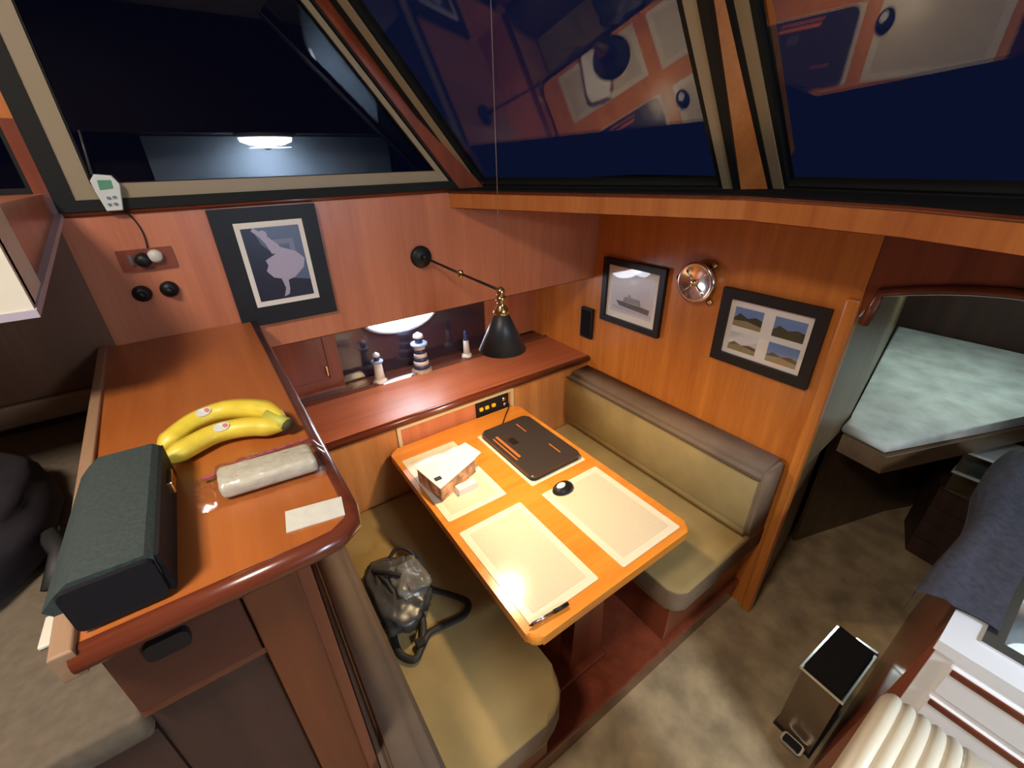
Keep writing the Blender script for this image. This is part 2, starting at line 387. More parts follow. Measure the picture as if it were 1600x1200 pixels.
# ---- laptop
LP = [(.520, .372), (.268, .352), (.270, .728), (.515, .735)]
lp = thing('laptop', 'closed black and grey laptop with orange stripes on placemat', 'laptop', (.395, .545, .003))
LID = plain('laptop_lid', (.045, .036, .032), .22, 0, coat=.4)
ORG = plain('laptop_orange', (.65, .16, .03), .35)
obj('laptop_base', P(rrect(.272, .356, .518, .728, .02), .003, .016), BLACK, lp)
lid = obj('laptop_lid', P(rrect(.268, .352, .522, .732, .024), .0165, .028, bev=.005), LID, lp)
obj('orange_stripe', B((.478, .425, .0282, .489, .600, .0290)), ORG, lp)
obj('orange_stripe', B((.500, .430, .0230, .506, .610, .0285)), ORG, lp)
obj('orange_stripe', B((.352, .392, .0282, .357, .468, .0290)), ORG, lp)
obj('orange_stripe', B((.330, .600, .0282, .335, .672, .0290)), ORG, lp)
obj('lid_badge', P(rrect(.428, .470, .460, .520, .006, 3), .0282, .0295), STEEL, lp)
# ---- mouse
def ellipsoid(c, r, n=16, m=10, zc=None, shape=None):
    bm = bmesh.new(); bmesh.ops.create_uvsphere(bm, u_segments=n, v_segments=m, radius=1)
    for v in bm.verts:
        v.co = V((c[0] + v.co.x * r[0], c[1] + v.co.y * r[1], max(c[2] + v.co.z * r[2], c[2] if zc is None else zc)))
    return bm
ms = thing('computer_mouse', 'small black and silver mouse on the right-hand placemat corner', 'mouse', (.452, .828, .003))
obj('mouse_body', ellipsoid((.452, .828, .006), (.045, .031, .026), zc=.003), BLACK, ms, True)
obj('silver_back', ellipsoid((.458, .828, .010), (.030, .021, .0245)), plain('mouse_silver', (.7, .72, .75), .3), ms, True)
# ---- pen
pn = thing('pen', 'silver and black pen at the front corner placemat edge', 'pen', (.805, 1.185, .003))
obj('pen_barrel', T([(.863, 1.180, .0075), (.795, 1.186, .0075)], .0048, 10), STEEL, pn, True)
obj('pen_cap', T([(.795, 1.186, .0075), (.748, 1.190, .0075)], [.0056, .0052], 10), BLACK, pn, True)
obj('pen_tip', T([(.863, 1.180, .0075), (.874, 1.179, .0075)], [.0046, .001], 10), BLACK, pn, True)
# ---- small paper box on the left mat
bx = thing('paper_box', 'small white topped box with colourful printed sides and a tab', 'box', (.79, .54, .003))
a, b_, c_, d_ = (.893, .540), (.760, .415), (.675, .480), (.655, .530)
foot = [(.880, .500), (.735, .400), (.650, .500), (.800, .615)]
foot = [(.868, .470), (.693, .435), (.662, .548), (.846, .622)]
obj('box_body', P(foot, .003, .066, bev=.002), plain('printed_carton', (.55, .30, .16), .6, 0, .75, 28), bx)
obj('box_top', P([(x + (x - .77) * .02, y + (y - .52) * .02) for x, y in foot], .066, .069), PAPER, bx)
obj('box_flap', slab([(.663, .546, .067), (.693, .437, .067), (.648, .452, .085), (.628, .540, .080)], (0, 0, 1), .002), PAPER, bx)
obj('black_tab', B((.818, .562, .069, .843, .580, .072)), BLACK, bx)
obj('inner_box', B((.70, .60, .003, .78, .632, .030)), PAPER, bx)
# ---- benches
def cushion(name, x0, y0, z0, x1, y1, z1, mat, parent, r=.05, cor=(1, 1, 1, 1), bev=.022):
    bm = P(rrect(x0, y0, x1, y1, r, 5, cor), z0, z1, bev=bev); o = obj(name, bm, [mat, SUEDE_SHADED], parent, True)
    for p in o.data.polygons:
        if abs(p.normal.z) < .35: p.material_index = 1  # shaded suede copy on the cushion sides
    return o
rb = thing('bench_seat', 'tan suede dinette bench along the picture bulkhead, right of table', 'bench', (.05, .75, -.62))
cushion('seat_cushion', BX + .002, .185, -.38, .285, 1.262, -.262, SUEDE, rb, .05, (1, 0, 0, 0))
bk = bmesh.new(); add_prism(bk, [(BX + .002, -.262), (-.135, -.262), (-.11, -.20), (-.115, .03), (-.14, .075), (BX + .002, .08)], .19, 1.262, 'y')
bmesh.ops.bevel(bk, geom=bk.edges[:], offset=.018, segments=3, affect='EDGES')
o_ = obj('back_cushion', bk, [SUEDE, SUEDE_SHADED], rb, True)
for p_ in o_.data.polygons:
    if p_.center.z > .045 or p_.center.y > 1.245: p_.material_index = 1  # shaded suede copy on the backrest top and end
bm = bmesh.new(); add_tube(bm, [(-.118, .20, .045), (-.118, 1.25, .045)], .005, 6)
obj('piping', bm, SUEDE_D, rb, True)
obj('bench_base', B((BX + .002, .185, -.62, .235, 1.215, -.38), bev=.004), W_DARKZ, rb)
lb = thing('bench_seat', 'tan suede dinette bench on the left, backed against the teak counter cabinet', 'bench', (1.03, .75, -.62))
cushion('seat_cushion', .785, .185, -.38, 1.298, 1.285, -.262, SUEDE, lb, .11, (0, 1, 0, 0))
bk = bmesh.new(); add_prism(bk, [(1.298, -.262), (1.205, -.262), (1.185, -.20), (1.190, .02), (1.215, .06), (1.298, .06)], .19, 1.36, 'y')
bmesh.ops.bevel(bk, geom=bk.edges[:], offset=.020, segments=3, affect='EDGES')
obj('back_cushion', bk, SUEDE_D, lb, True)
obj('bench_base', B((.84, .185, -.62, 1.298, 1.23, -.38), bev=.004), W_DARKZ, lb)
# ---- counter cabinet
cc = thing('counter_cabinet', 'tall teak counter cabinet with bullnose edge holding bananas and a grey case', 'cabinet', (1.43, .73, FZ))
obj('countertop', P([(1.235, .202), (1.235, 1.235), (1.243, 1.255), (1.262, 1.262), (1.530, 1.262), (1.590, .202)], .628, .66), W_COUNT, cc)
path = [(1.234, .205, .646), (1.232, 1.215, .646), (1.238, 1.246, .646), (1.262, 1.262, .646), (1.29, 1.264, .646), (1.530, 1.264, .646)]
bn = bmesh.new(); add_tube(bn, path, .0155, 14)
obj('bullnose_edge', bn, W_DARK, cc, True)
obj('pale_edge_strip', P([(1.588, .205), (1.606, .205), (1.542, 1.274), (1.522, 1.274)], .628, .668, bev=.003), W_PALE, cc)
obj('side_panel', B((1.300, .185, FZ, 1.318, 1.235, .628)), W_DARKZ, cc)
obj('corner_post', B((1.318, 1.21, FZ, 1.385, 1.245, .628), bev=.004), wood('post_wood', (.12, .034, .011), (.18, .050, .015), 'z', .55, 1, 0), cc)
dr = obj('drawer_front', B((1.388, 1.22, .492, 1.527, 1.240, .622), bev=.003), wood('drawer_wood', (.065, .018, .009), (.10, .026, .012), 'x', .55, 1, 0), cc)
obj('push_latch', P(rrect(1.445, .575, 1.490, .602, .008, 3), 1.240, 1.25, 'y'), BLACK, dr)
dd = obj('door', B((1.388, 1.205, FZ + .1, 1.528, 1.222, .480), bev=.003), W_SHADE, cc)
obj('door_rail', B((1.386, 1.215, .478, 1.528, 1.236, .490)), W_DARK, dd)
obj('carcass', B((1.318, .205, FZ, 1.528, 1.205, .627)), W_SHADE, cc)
# ---- helm bench to the left
hb = thing('helm_bench', 'beige upholstered raised bench left of the teak counter', 'bench', (2.1, .72, FZ))
obj('bench_top', B((1.530, .202, .43, 3.0, 1.232, .482), bev=.008), HBENCH, hb, True)
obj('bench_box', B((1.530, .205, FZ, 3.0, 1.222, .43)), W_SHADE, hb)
obj('back_rail', B((1.535, .202, .50, 3.0, .222, .560), bev=.006), W_PALE, hb)
# dark jacket on the helm bench
def lump(c, r, seed, mat, name, parent, amp=.25, flatz=None, n=56):
    bm = bmesh.new(); bmesh.ops.create_uvsphere(bm, u_segments=n, v_segments=n // 2, radius=1); rnd = random.Random(seed)
    w_ = [(V((rnd.uniform(-3, 3), rnd.uniform(-3, 3), rnd.uniform(-3, 3))), rnd.uniform(0, 6)) for _ in range(7)]
    for v in bm.verts:
        k = 1 + amp * sum(math.sin(v.co.dot(q) + ph) for q, ph in w_) / 7
        k += amp * .45 * noise.noise(v.co * 2.6 + V((seed, 0, 0))) + amp * .28 * abs(noise.noise(v.co * 6.0 + V((0, seed, 0))))
        s = lambda t: math.copysign(abs(t) ** .7, t)
        v.co = V((c[0] + s(v.co.x) * r[0] * k, c[1] + s(v.co.y) * r[1] * k, c[2] + s(v.co.z) * r[2] * k))
        if flatz is not None and v.co.z < flatz: v.co.z = flatz
    return obj(name, bm, mat, parent, True)
jk = thing('duffel_bag', 'dark bag with pale piping lying on beige bench at left edge', 'bag', (1.9, .72, .482))
DK = plain('dark_cloth', (.016, .013, .018), .75, 0, .4, 9, .4)
lump((1.925, .73, .530), (.265, .235, .085), 3, DK, 'bag_body', jk, .12, .483)
obj('pale_piping', T([(2.02, .43, .505), (1.86, .47, .512), (1.77, .56, .512), (1.71, .68, .505), (1.675, .76, .495)], .007, 8), plain('piping', (.42, .34, .30), .6), jk, True)
obj('handle_strap', T([(1.70, .80, .50), (1.665, .82, .53), (1.645, .87, .52), (1.655, .93, .495)], .014, 8, .5), STRAP, jk, True)
obj('pale_tag', B((1.640, .985, .483, 1.656, 1.045, .490), bev=.002), CREAM, jk)
# wall locker far left, with pale edging
lk = thing('wall_locker', 'wall-hung wood locker with pale edging and bright white front, far left', 'cabinet', (1.8, .45, .9))
bm = bmesh.new(); add_prism(bm, [(.201, .998), (.70, .892), (.70, 1.048), (.201, 1.048)], 1.566, 2.1, 'x')
obj('locker_side', bm, W_PANEL, lk)
EDG = plain('edging', (.50, .44, .52), .4)
bm = bmesh.new(); add_prism(bm, [(.201, .992), (.726, .880), (.726, .893), (.201, 1.004)], 1.553, 1.566, 'x'); obj('pale_edging', bm, EDG, lk)
obj('pale_edging', B((1.566, .713, .880, 2.1, .726, .893)), EDG, lk)
bm = bmesh.new(); add_prism(bm, [(.62, .916), (.712, .897), (.712, 1.046), (.62, 1.046)], 1.556, 1.566, 'x'); obj('cream_trim', bm, CREAM, lk)
obj('front_stile', B((1.556, .701, .893, 1.600, .722, 1.046)), CREAM, lk)
obj('lit_panel', B((1.600, .701, .893, 2.1, .716, 1.046)), plain('panel_glow', (.7, .8, .7), .6, emis=(.70, .92, .80), estr=.9), lk)  # front's brightness put in as the panel's own emission
# ---- bed in the stateroom
bd = thing('cabin_bed', 'berth with pale grey-green quilted mattress seen through the arched doorway', 'bed', (-1.7, 1.0, FZ))
MATT = plain('quilt', (.52, .58, .54), .85, 0, .22, 9, .5)
bedp = [(-.70, 1.283), (-.665, 1.45), (-1.36, 1.71), (-2.25, 2.04), (-2.25, .992), (-.80, 1.275)]
obj('mattress', P(bedp, .035, .085, bev=.02), MATT, bd, True)
obj('bed_rim', P([(x + .01, y + .012) for x, y in bedp], -.045, .034), wood('berth_rim', (.12, .075, .04), (.20, .13, .07), 'x', .5), bd)
obj('bed_base', P([(-.86, 1.235), (-1.50, 1.43), (-1.66, 1.50), (-2.25, 1.60), (-2.25, 1.0), (-.86, 1.22)], FZ, -.045), wood('berth_base', (.07, .045, .025), (.12, .08, .045), 'z', .5), bd)
# step locker beyond the passage, with clear boxes
sl = thing('step_locker', 'low dark locker at the end of the carpeted passage', 'cabinet', (-1.7, 1.85, FZ))
obj('locker_body', P([(-1.26, 1.595), (-1.20, 1.98), (-2.25, 2.20), (-2.25, 1.66), (-1.66, 1.52), (-1.50, 1.52)], FZ, -.326), W_SHADE, sl)
for k in range(4): obj('slat', P([(-1.252, 1.595), (-1.192, 1.98), (-1.20, 1.98), (-1.26, 1.595)], -.70 + .1 * k, -.64 + .1 * k), W_SHADE, sl)
def tub(z, lab):
    t = thing('storage_tub', lab, 'container', (-1.355, 1.715, z), 'clear storage tubs on the dark locker')
    bm = bmesh.new()
    x0, x1, y0, y1, th, hh = -1.47, -1.24, 1.61, 1.82, .004, .10
    for b in ((x0, y0, z, x1, y1, z + th), (x0, y0, z, x0 + th, y1, z + hh), (x1 - th, y0, z, x1, y1, z + hh), (x0, y0, z, x1, y0 + th, z + hh), (x0, y1 - th, z, x1, y1, z + hh)): add_box(bm, *b)
    obj('tub_body', bm, CLEAR, t)
    obj('tub_lid', B((x0 - .008, y0 - .008, z + hh, x1 + .008, y1 + .008, z + hh + .012), bev=.003), plain('tub_lid_plastic', (.45, .52, .50), .35), t)
tub(-.325, 'clear plastic storage tub with pale lid, lower of the two on the locker')
tub(-.212, 'clear plastic storage tub with pale lid, upper of the two on the locker')
# ---- galley unit
GX, GZ = .225, .15
gl = thing('galley_unit', 'white galley unit with wood finger-rail strips and a steel sink', 'cabinet', (-.3, 2.1, FZ))
bm = bmesh.new()
SX0, SX1, SY0, SY1 = -.42, .15, 1.865, 2.30
for b in ((SX1, 1.80, GZ - .03, GX, 2.6, GZ), (-.85, 1.80, GZ - .03, SX0, 2.6, GZ), (SX0, 1.80, GZ - .03, SX1, SY0, GZ), (SX0, SY1, GZ - .03, SX1, 2.6, GZ)): add_box(bm, *b)
obj('countertop', bm, WHITE, gl)
obj('end_panel', B((GX - .03, 1.805, FZ, GX - .006, 2.6, GZ - .03)), WHITE, gl)
for k, (za, zb) in enumerate(((.012, .108), (-.20, -.004), (-.44, -.216))):
    d = obj('drawer', B((GX - .008, 1.835 , za, GX + .006, 2.4, zb), bev=.004), WHITE, gl)
    obj('wood_pull', B((GX - .002, 1.840, zb - .022, GX + .010, 2.4, zb - .004), bev=.003), W_DARK, d)
bm = bmesh.new(); add_prism(bm, [(1.80, GZ - .002), (1.835, GZ - .03), (1.835, FZ), (1.735, FZ)], -.85, GX - .032, 'x')
obj('wood_side', bm, W_DARKZ, gl)
bm = bmesh.new()
for b in ((SX0, SY0, GZ - .15, SX1, SY1, GZ - .145), (SX0, SY0, GZ - .15, SX0 + .006, SY1, GZ), (SX1 - .006, SY0, GZ - .15, SX1, SY1, GZ), (SX0, SY0, GZ - .15, SX1, SY0 + .006, GZ), (SX0, SY1 - .006, GZ - .15, SX1, SY1, GZ)): add_box(bm, *b)
sk = obj('sink_basin', bm, STEEL, gl)
obj('sink_rim', frame_bars(lambda x, y, d: V((x, y, GZ + d)), SX0 - .012, SY0 - .012, SX1 + .012, SY1 + .012, .03, .0005, .006), STEEL, sk)
CER = plain('ceramic', (.72, .80, .80), .25)
def bowl(c, r, h, lab, nm='bowl'):
    t = thing(nm, lab, 'dish', c, 'dishes in the galley sink')
    obj('bowl_shell', L([(r * .45, 0), (r * .5, .004), (r * .85, h * .5), (r, h), (r * .96, h), (r * .8, h * .5), (r * .42, .012), (.001, .010)], c, 24), CER, t, True)
    obj('foot_ring', L([(r * .42, -.004), (r * .48, -.004), (r * .48, .003), (r * .42, .003)], c, 20), CER, t, True)
bowl((.03, 1.96, .010), .062, .055, 'pale bowl in the sink, nearer the drawer end')
bowl((-.19, 1.955, .010), .060, .07, 'pale bowl in the sink, nearer the grey towel')
bowl((.06, 2.10, .012), .065, .05, 'pale bowl at the right edge of the sink')
# towel draped over the galley edge
tw = bmesh.new(); NX, NY = 26, 16; G = []
for i in range(NX):
    row = []
    for j in range(NY):
        u = i / (NX - 1); v = j / (NY - 1); x = .13 - .95 * u
        prof = v * .26
        if prof < .09: y = 1.728 + .012 * math.sin(6 * u) ; z = .075 + prof * 1.05
        elif prof < .14: a = (prof - .09) / .05; y = 1.730 + .05 * a; z = .17 + .012 * math.sin(a * 1.5)
        else: y = 1.78 + (prof - .14) * .75; z = .180 - .012 * v
        z += .008 * math.sin(14 * u + 4 * v) + .02 * math.sin(3.2 * u) ; y += .006 * math.sin(11 * u + 3)
        row.append(tw.verts.new((x + .02 * math.sin(5 * v), y, max(z, .158) if y > 1.795 else z)))
    G.append(row)
for i in range(NX - 1):
    for j in range(NY - 1): tw.faces.new((G[i][j], G[i + 1][j], G[i + 1][j + 1], G[i][j + 1]))
bmesh.ops.solidify(tw, geom=tw.faces[:], thickness=.005)
tow = obj('dish_towel', tw, plain('grey_terry', (.11, .11, .14), .95, 0, .2, 60, .5), None, True)
tag(tow, 'grey-blue terry towel draped over the galley counter edge', 'towel')
# ---- trash bin
tn = thing('pedal_bin', 'small square pedal bin with black lid standing by the galley', 'bin', (-.06, 1.66, FZ))
BIN = plain('bronze_steel', (.20, .145, .09), .4, .6)
q = lambda d: [(.075 + d, 1.600 - d), (.085 + d, 1.722 + d), (-.150 - d, 1.726 + d), (-.165 - d, 1.610 - d)]
obj('bin_body', P(q(-.004), FZ + .01, -.405), BIN, tn)
obj('bin_rim', P(q(.004), -.405, -.393), CHROME, tn)
obj('bin_lid', P(q(-.004), -.393, -.375, bev=.004), BLACKM, tn)
obj('bin_base', P(q(.002), FZ, FZ + .014), BLACK, tn)
pd = obj('pedal', P(rrect(.085, 1.636, .130, 1.705, .012, 3), FZ + .02, FZ + .032), STEEL, tn)
obj('pedal_pad', P(rrect(.092, 1.643, .124, 1.698, .008, 3), FZ + .032, FZ + .036), BLACK, pd)
obj('hinge', B((-.175, 1.66, -.42, -.160, 1.73, -.39), bev=.003), CHROME, tn)
# ---- ivory ribbed appliance
hx = thing('tower_heater', 'ivory ribbed plastic tower heater standing in front of the white galley unit', 'heater', (.68, 1.91, FZ))
IV = plain('ivory_plastic', (.74, .68, .52), .38)
CX, CZ, RR = .68, .17, .17
bm = bmesh.new(); rings = []; ys = []
y = 1.768
ys.append((y, .90)); ys.append((y + .004, .965))
for k in range(5):
    y0 = 1.774 + .0185 * k
    for t, f in ((0, .972), (.12, .988), (.3, 1.0), (.5, 1.004), (.7, 1.0), (.88, .988), (1, .972)): ys.append((y0 + .0185 * t, f))
ys += [(1.869, .99), (1.873, 1.0), (1.900, 1.0), (1.908, .985), (1.912, .95), (1.914, .90)]
prof = [(CX - RR, FZ + .03)] + [(CX - RR, -.3)] + [(CX - RR, 0.0)] + [(CX + RR * math.cos(math.radians(180 - 180 * k / 22)), CZ + RR * math.sin(math.radians(180 - 180 * k / 22))) for k in range(23)] + [(CX + RR, 0.0), (CX + RR, -.3), (CX + RR, FZ + .03)]
for y, f in ys:
    rings.append([bm.verts.new((CX + (x - CX) * f, y, z if z < CZ else CZ + (z - CZ) * f)) for x, z in prof])
m = len(prof)
for a_, b2 in zip(rings, rings[1:]):
    for k in range(m): bm.faces.new((a_[k], a_[(k + 1) % m], b2[(k + 1) % m], b2[k]))
bm.faces.new(rings[0]); bm.faces.new(rings[-1])
hbody = obj('heater_body', bm, IV, hx, True)
bm = bmesh.new()
rr2 = [(CX + (x - CX) * .93, z if z < CZ else CZ + (z - CZ) * .90) for x, z in prof]
add_prism(bm, rr2, 1.914, 2.03, 'y')
obj('motor_housing', bm, IV, hx)
obj('heater_foot', P(rrect(.50, 1.76, .86, 2.045, .03), FZ, FZ + .03), IV, hx)
for k in range(6):
    a = math.radians(52 - 7 * k); px, pz = CX + (RR * .92 + .0015) * math.cos(a), CZ + (RR * .90 + .0015) * math.sin(a)
    obj('vent_slot', slab([(px + .002, 1.935, pz), (px + .002, 1.985, pz), (px - .001, 1.985, pz + .005), (px - .001, 1.935, pz + .005)], (math.cos(a), 0, math.sin(a)), .003), BLACK, hx)
# ================================================================ THINGS ON THE COUNTER
# bananas
bunch = thing('banana_bunch', 'two yellow bananas joined at the stem on the teak counter', 'fruit', (1.36, .90, .66))
BAN = plain('banana_skin', (.72, .56, .05), .42, 0, .12, 30)
BANT = plain('banana_tip', (.06, .05, .015), .7); BANG = plain('banana_stem_green', (.50, .50, .08), .5)
def smooth_path(pts, n=24):
    pts = [V(p) for p in pts]; out = []; m = len(pts) - 1
    for i in range(n + 1):
        t = i / n * m; k = min(int(t), m - 1); u = t - k
        p0 = pts[max(k - 1, 0)]; p1 = pts[k]; p2 = pts[k + 1]; p3 = pts[min(k + 2, m)]
        out.append(.5 * ((2 * p1) + (-p0 + p2) * u + (2 * p0 - 5 * p1 + 4 * p2 - p3) * u * u + (-p0 + 3 * p1 - 3 * p2 + p3) * u ** 3))
    return out
def banana(pts, R):
    p = smooth_path(pts, 28); r = []
    for i in range(29):
        t = i / 28
        r.append(R * min(1, .42 + 2.9 * t if t < .2 else 1, (1 - t) * 5.5 + .26))
    b = obj('banana', T(p, r, 7, .95), BAN, bunch, True)
    e = p[-1]; d = (p[-1] - p[-2]).normalized()
    obj('banana_tip', T([e - d * .006, e + d * .003], [R * .42, R * .22], 8), BANT, b, True)
    return b, p
b1, pa = banana([(1.268, .962, .690), (1.283, .925, .693), (1.315, .892, .694), (1.352, .868, .692), (1.397, .874, .688), (1.433, .905, .682), (1.451, .925, .680)], .0205)
b2_, pb = banana([(1.270, .972, .680), (1.290, .960, .680), (1.315, .942, .681), (1.345, .930, .681), (1.378, .930, .681), (1.418, .950, .680), (1.450, .966, .679)], .0190)
obj('stem', T([(1.288, .940, .692), (1.272, .962, .688), (1.263, .978, .684)], [.0135, .011, .0125], 8), BANG, bunch, True)
obj('stem_end', T([(1.263, .978, .684), (1.260, .983, .682)], [.0125, .0105], 8), BANT, bunch, True)
def sticker(p, i, R, parent):
    c = p[i] ; n = V((-.15, .55, .85)).normalized(); bm = bmesh.new()
    bmesh.ops.create_circle(bm, cap_ends=True, segments=16, radius=1)
    t = (p[i + 1] - p[i - 1]).normalized(); s = n.cross(t).normalized(); n = t.cross(s) ; n = n if n.z > 0 else -n
    for v in bm.verts:
        a, b = v.co.x * .0125, v.co.y * .0085; v.co = c + t * a + s * b + n * (math.sqrt(max(R * R - b * b, 0)) + .0006)
    st_ = obj('sticker', bm, plain('sticker_white', (.60, .62, .55), .4), parent)
    bm = bmesh.new(); bmesh.ops.create_circle(bm, cap_ends=True, segments=12, radius=1)
    for v in bm.verts:
        a, b = -.006 + v.co.x * .004, v.co.y * .004; v.co = c + t * a + s * b + n * (math.sqrt(R * R - b * b) + .0011)
    obj('sticker_spot', bm, plain('sticker_red', (.65, .16, .18), .4), parent)
sticker(pa, 17, .0205, b1); sticker(pb, 16, .0190, b2_)
# plastic bag with white content
pg = thing('plastic_bag', 'crumpled clear zip bag holding a white folded item, pink seal strip', 'bag', (1.31, 1.09, .66))
bm = bmesh.new(); add_box(bm, 1.245, 1.060, .664, 1.378, 1.118, .690, bev=.008, seg=3)
for v in bm.verts: 
    s = (1.378 - v.co.x); v.co.y += .0 - s * -.10 - .008 + .18 * (1.31 - v.co.x) * -1 * -.0
obj('white_content', bm, plain('white_cloth', (.66, .63, .50), .75, 0, .12, 55, 1.0), pg, True)
def crumple(x0, y0, x1, y1, zf, nx, ny, seed):
    rnd = random.Random(seed); bm = bmesh.new(); g = []
    for i in range(nx):
        r = []
        for j in range(ny):
            u, v = i / (nx - 1), j / (ny - 1)
            x = x0 + (x1 - x0) * u; y = y0 + (y1 - y0) * v + .10 * (1.378 - x)
            z = zf(u, v) + rnd.uniform(-.003, .003)
            r.append(bm.verts.new((x, y, max(.6615, z))))
        g.append(r)
    for i in range(nx - 1):
        for j in range(ny - 1): bm.faces.new((g[i][j], g[i + 1][j], g[i + 1][j + 1], g[i][j + 1]))
    return bm
zf = lambda u, v: .663 + .030 * min(1, 6 * v, 6 * (1 - v)) * (1 if u > .14 else .35) * min(1, 8 * (1 - u) + .35)
obj('bag_film', crumple(1.408, 1.035, 1.225, 1.122, zf, 30, 14, 4), glass_mat('bag_film_clear', (.93, .93, .93), .10, .15), pg, True)
obj('zip_strip', T([(1.400, 1.040, .668), (1.33, 1.043, .681), (1.255, 1.046, .682), (1.235, 1.048, .676)], .004, 6, .6), plain('pink_zip', (.42, .09, .15), .35), pg, True)
# card
cd = P([(1.308, 1.184), (1.234, 1.200), (1.240, 1.240), (1.314, 1.227)], .6605, .6625)
tag(obj('note_card', cd, plain('card_paper', (.66, .66, .58), .6, 0, .05, 80)), 'small plain off-white card at the counter corner', 'card')
# grey-green hard case
gc = thing('hard_case', 'long grey-green hard case with dark sides on the counter edge', 'case', (1.485, 1.12, .66))
GRN = plain('case_cloth', (.032, .048, .045), .7, 0, .15, 150, .3)
CDK = plain('case_dark', (.008, .008, .010), .7, spec=.25)
bm = P(rrect(1.438, .985, 1.516, 1.240, .010, 3), .6605, .692); obj('case_bottom', bm, CDK, gc)
bm = bmesh.new(); add_prism(bm, [(1.438, .693), (1.530, .693), (1.536, .703), (1.522, .717), (1.508, .727), (1.446, .725), (1.438, .718)], .985, 1.245, 'y')
obj('case_lid', bm, GRN, gc)
obj('case_front', P(rrect(1.440, .664, 1.520, .721, .008, 3), 1.245, 1.252, 'y'), CDK, gc)
obj('case_side', P([(.99, .664), (1.245, .664), (1.245, .720), (.99, .720)], 1.434, 1.439, 'x'), CDK, gc)
obj('clasp', B((1.428, 1.035, .682, 1.436, 1.075, .702), bev=.002), BRASS, gc)
# ================================================================ WALL PIECES (side wall)
fw = lambda x, z, d: V((x, .2 + d, z))
# dancer picture
dp = thing('framed_picture', 'black matted picture of a dancer in a tutu on side wall', 'picture', (1.12, .2, .64))
obj('frame', flat_poly(fw, rect(1.262, .642, .975, .988), .001, .014), BLACK, dp)
obj('white_mat', flat_poly(fw, rect(1.208, .700, 1.022, .948), .014, .0165), PAPER, dp)
PH = lambda n, c: plain(n, c, .3)
obj('photo_ground', flat_poly(fw, rect(1.194, .716, 1.036, .932), .0165, .0170), PH('photo_navy', (.018, .018, .040)), dp)
obj('photo_light', flat_poly(fw, [(1.165, .932), (1.036, .932), (1.036, .765), (1.085, .775), (1.11, .84), (1.15, .885)], .0170, .0173), PH('photo_blue', (.10, .13, .22)), dp)
obj('photo_stand', frame_bars(fw, 1.122, .835, 1.060, .895, .014, .0173, .0175), PH('photo_haze', (.19, .21, .30)), dp)
LIL = PH('photo_pale', (.42, .38, .50))
obj('dancer_arm', flat_poly(fw, [(1.168, .925), (1.160, .932), (1.128, .905), (1.105, .880), (1.095, .860), (1.128, .855), (1.138, .885), (1.150, .905)], .0175, .0178), LIL, dp)
obj('dancer_head', L([(.012, .0172), (.012, .0181)], (1.140, .2, .912), 18, (0, 1, 0)), LIL, dp)
obj('dancer_tutu', flat_poly(fw, [(1.150, .838), (1.122, .852), (1.100, .872), (1.060, .855), (1.040, .832), (1.048, .805), (1.080, .778), (1.100, .772), (1.140, .785), (1.155, .806), (1.146, .822)], .0176, .0179), LIL, dp)
obj('dancer_leg', flat_poly(fw, [(1.122, .790), (1.100, .785), (1.103, .745), (1.108, .728), (1.124, .722), (1.114, .748)], .0173, .01785), LIL, dp)
# switch panel + knobs
sp = thing('instrument_plate', 'wood backing plate with black switch and white dial below the handset', 'control panel', (1.43, .2, .85))
obj('backing_plate', flat_poly(fw, rect(1.488, .850, 1.368, .905), .001, .008), W_DARKZ, sp)
obj('black_switch', L([(.018, 0), (.018, .014), (.010, .022)], (1.436, .208, .878), 20, (0, 1, 0)), BLACK, sp, True)
obj('white_dial', L([(.017, 0), (.017, .012), (.013, .018), (.001, .019)], (1.408, .208, .885), 20, (0, 1, 0)), plain('dial_white', (.62, .60, .52), .4), sp, True)
obj('chrome_clip', B((1.458, .208, .868, 1.466, .216, .894)), CHROME, sp)
for x, z, lab in ((1.468, .790, 'round black wall knob, left of the pair below the dial'), (1.406, .792, 'round black wall knob, right of the pair below the dial')):
    k = thing('rotary_dimmer', lab, 'dimmer', (x, .2, z), 'black knobs under the instrument plate')
    obj('knob_body', L([(.022, .001), (.022, .010), (.016, .020), (.001, .021)], (x, .2, z), 20, (0, 1, 0)), BLACK, k, True)
    obj('knob_grip', L([(.009, .02), (.009, .034), (.001, .035)], (x, .2, z), 14, (0, 1, 0)), BLACK, k, True)
# handset with antenna, on the window frame
hs = thing('weather_handset', 'white handset with green display and thin antenna hung on window frame', 'handset', (1.445, .215, 1.0))
hp = [(1.466, 1.003), (1.434, 1.003), (1.420, 1.062), (1.430, 1.082), (1.462, 1.086), (1.474, 1.072), (1.472, 1.048)]
HW = plain('handset_white', (.62, .68, .66), .4)
obj('handset_body', P(hp, .214, .232, 'y', bev=.003), HW, hs)
obj('display', P([(1.462, 1.052), (1.436, 1.054), (1.434, 1.072), (1.460, 1.073)], .232, .2335, 'y'), plain('lcd_green', (.10, .30, .19), .3), hs)
for dx, dz in ((0, 0), (-.012, .001), (.003, -.015), (-.009, -.014)):
    obj('button', P(rrect(1.448 + dx, 1.030 + dz, 1.456 + dx, 1.036 + dz, .002, 2), .232, .2345, 'y'), plain('button_grey', (.15, .2, .22), .5), hs)
obj('antenna', T([(1.466, .222, 1.084), (1.456, .221, 1.178)], [.003, .0022], 8), plain('antenna_grey', (.05, .05, .055), .4), hs, True)
obj('handset_cable', T(smooth_path([(1.442, .222, 1.004), (1.425, .206, .985), (1.415, .204, .945), (1.418, .206, .905)], 10), .0018, 6), BLACK, hs, True)
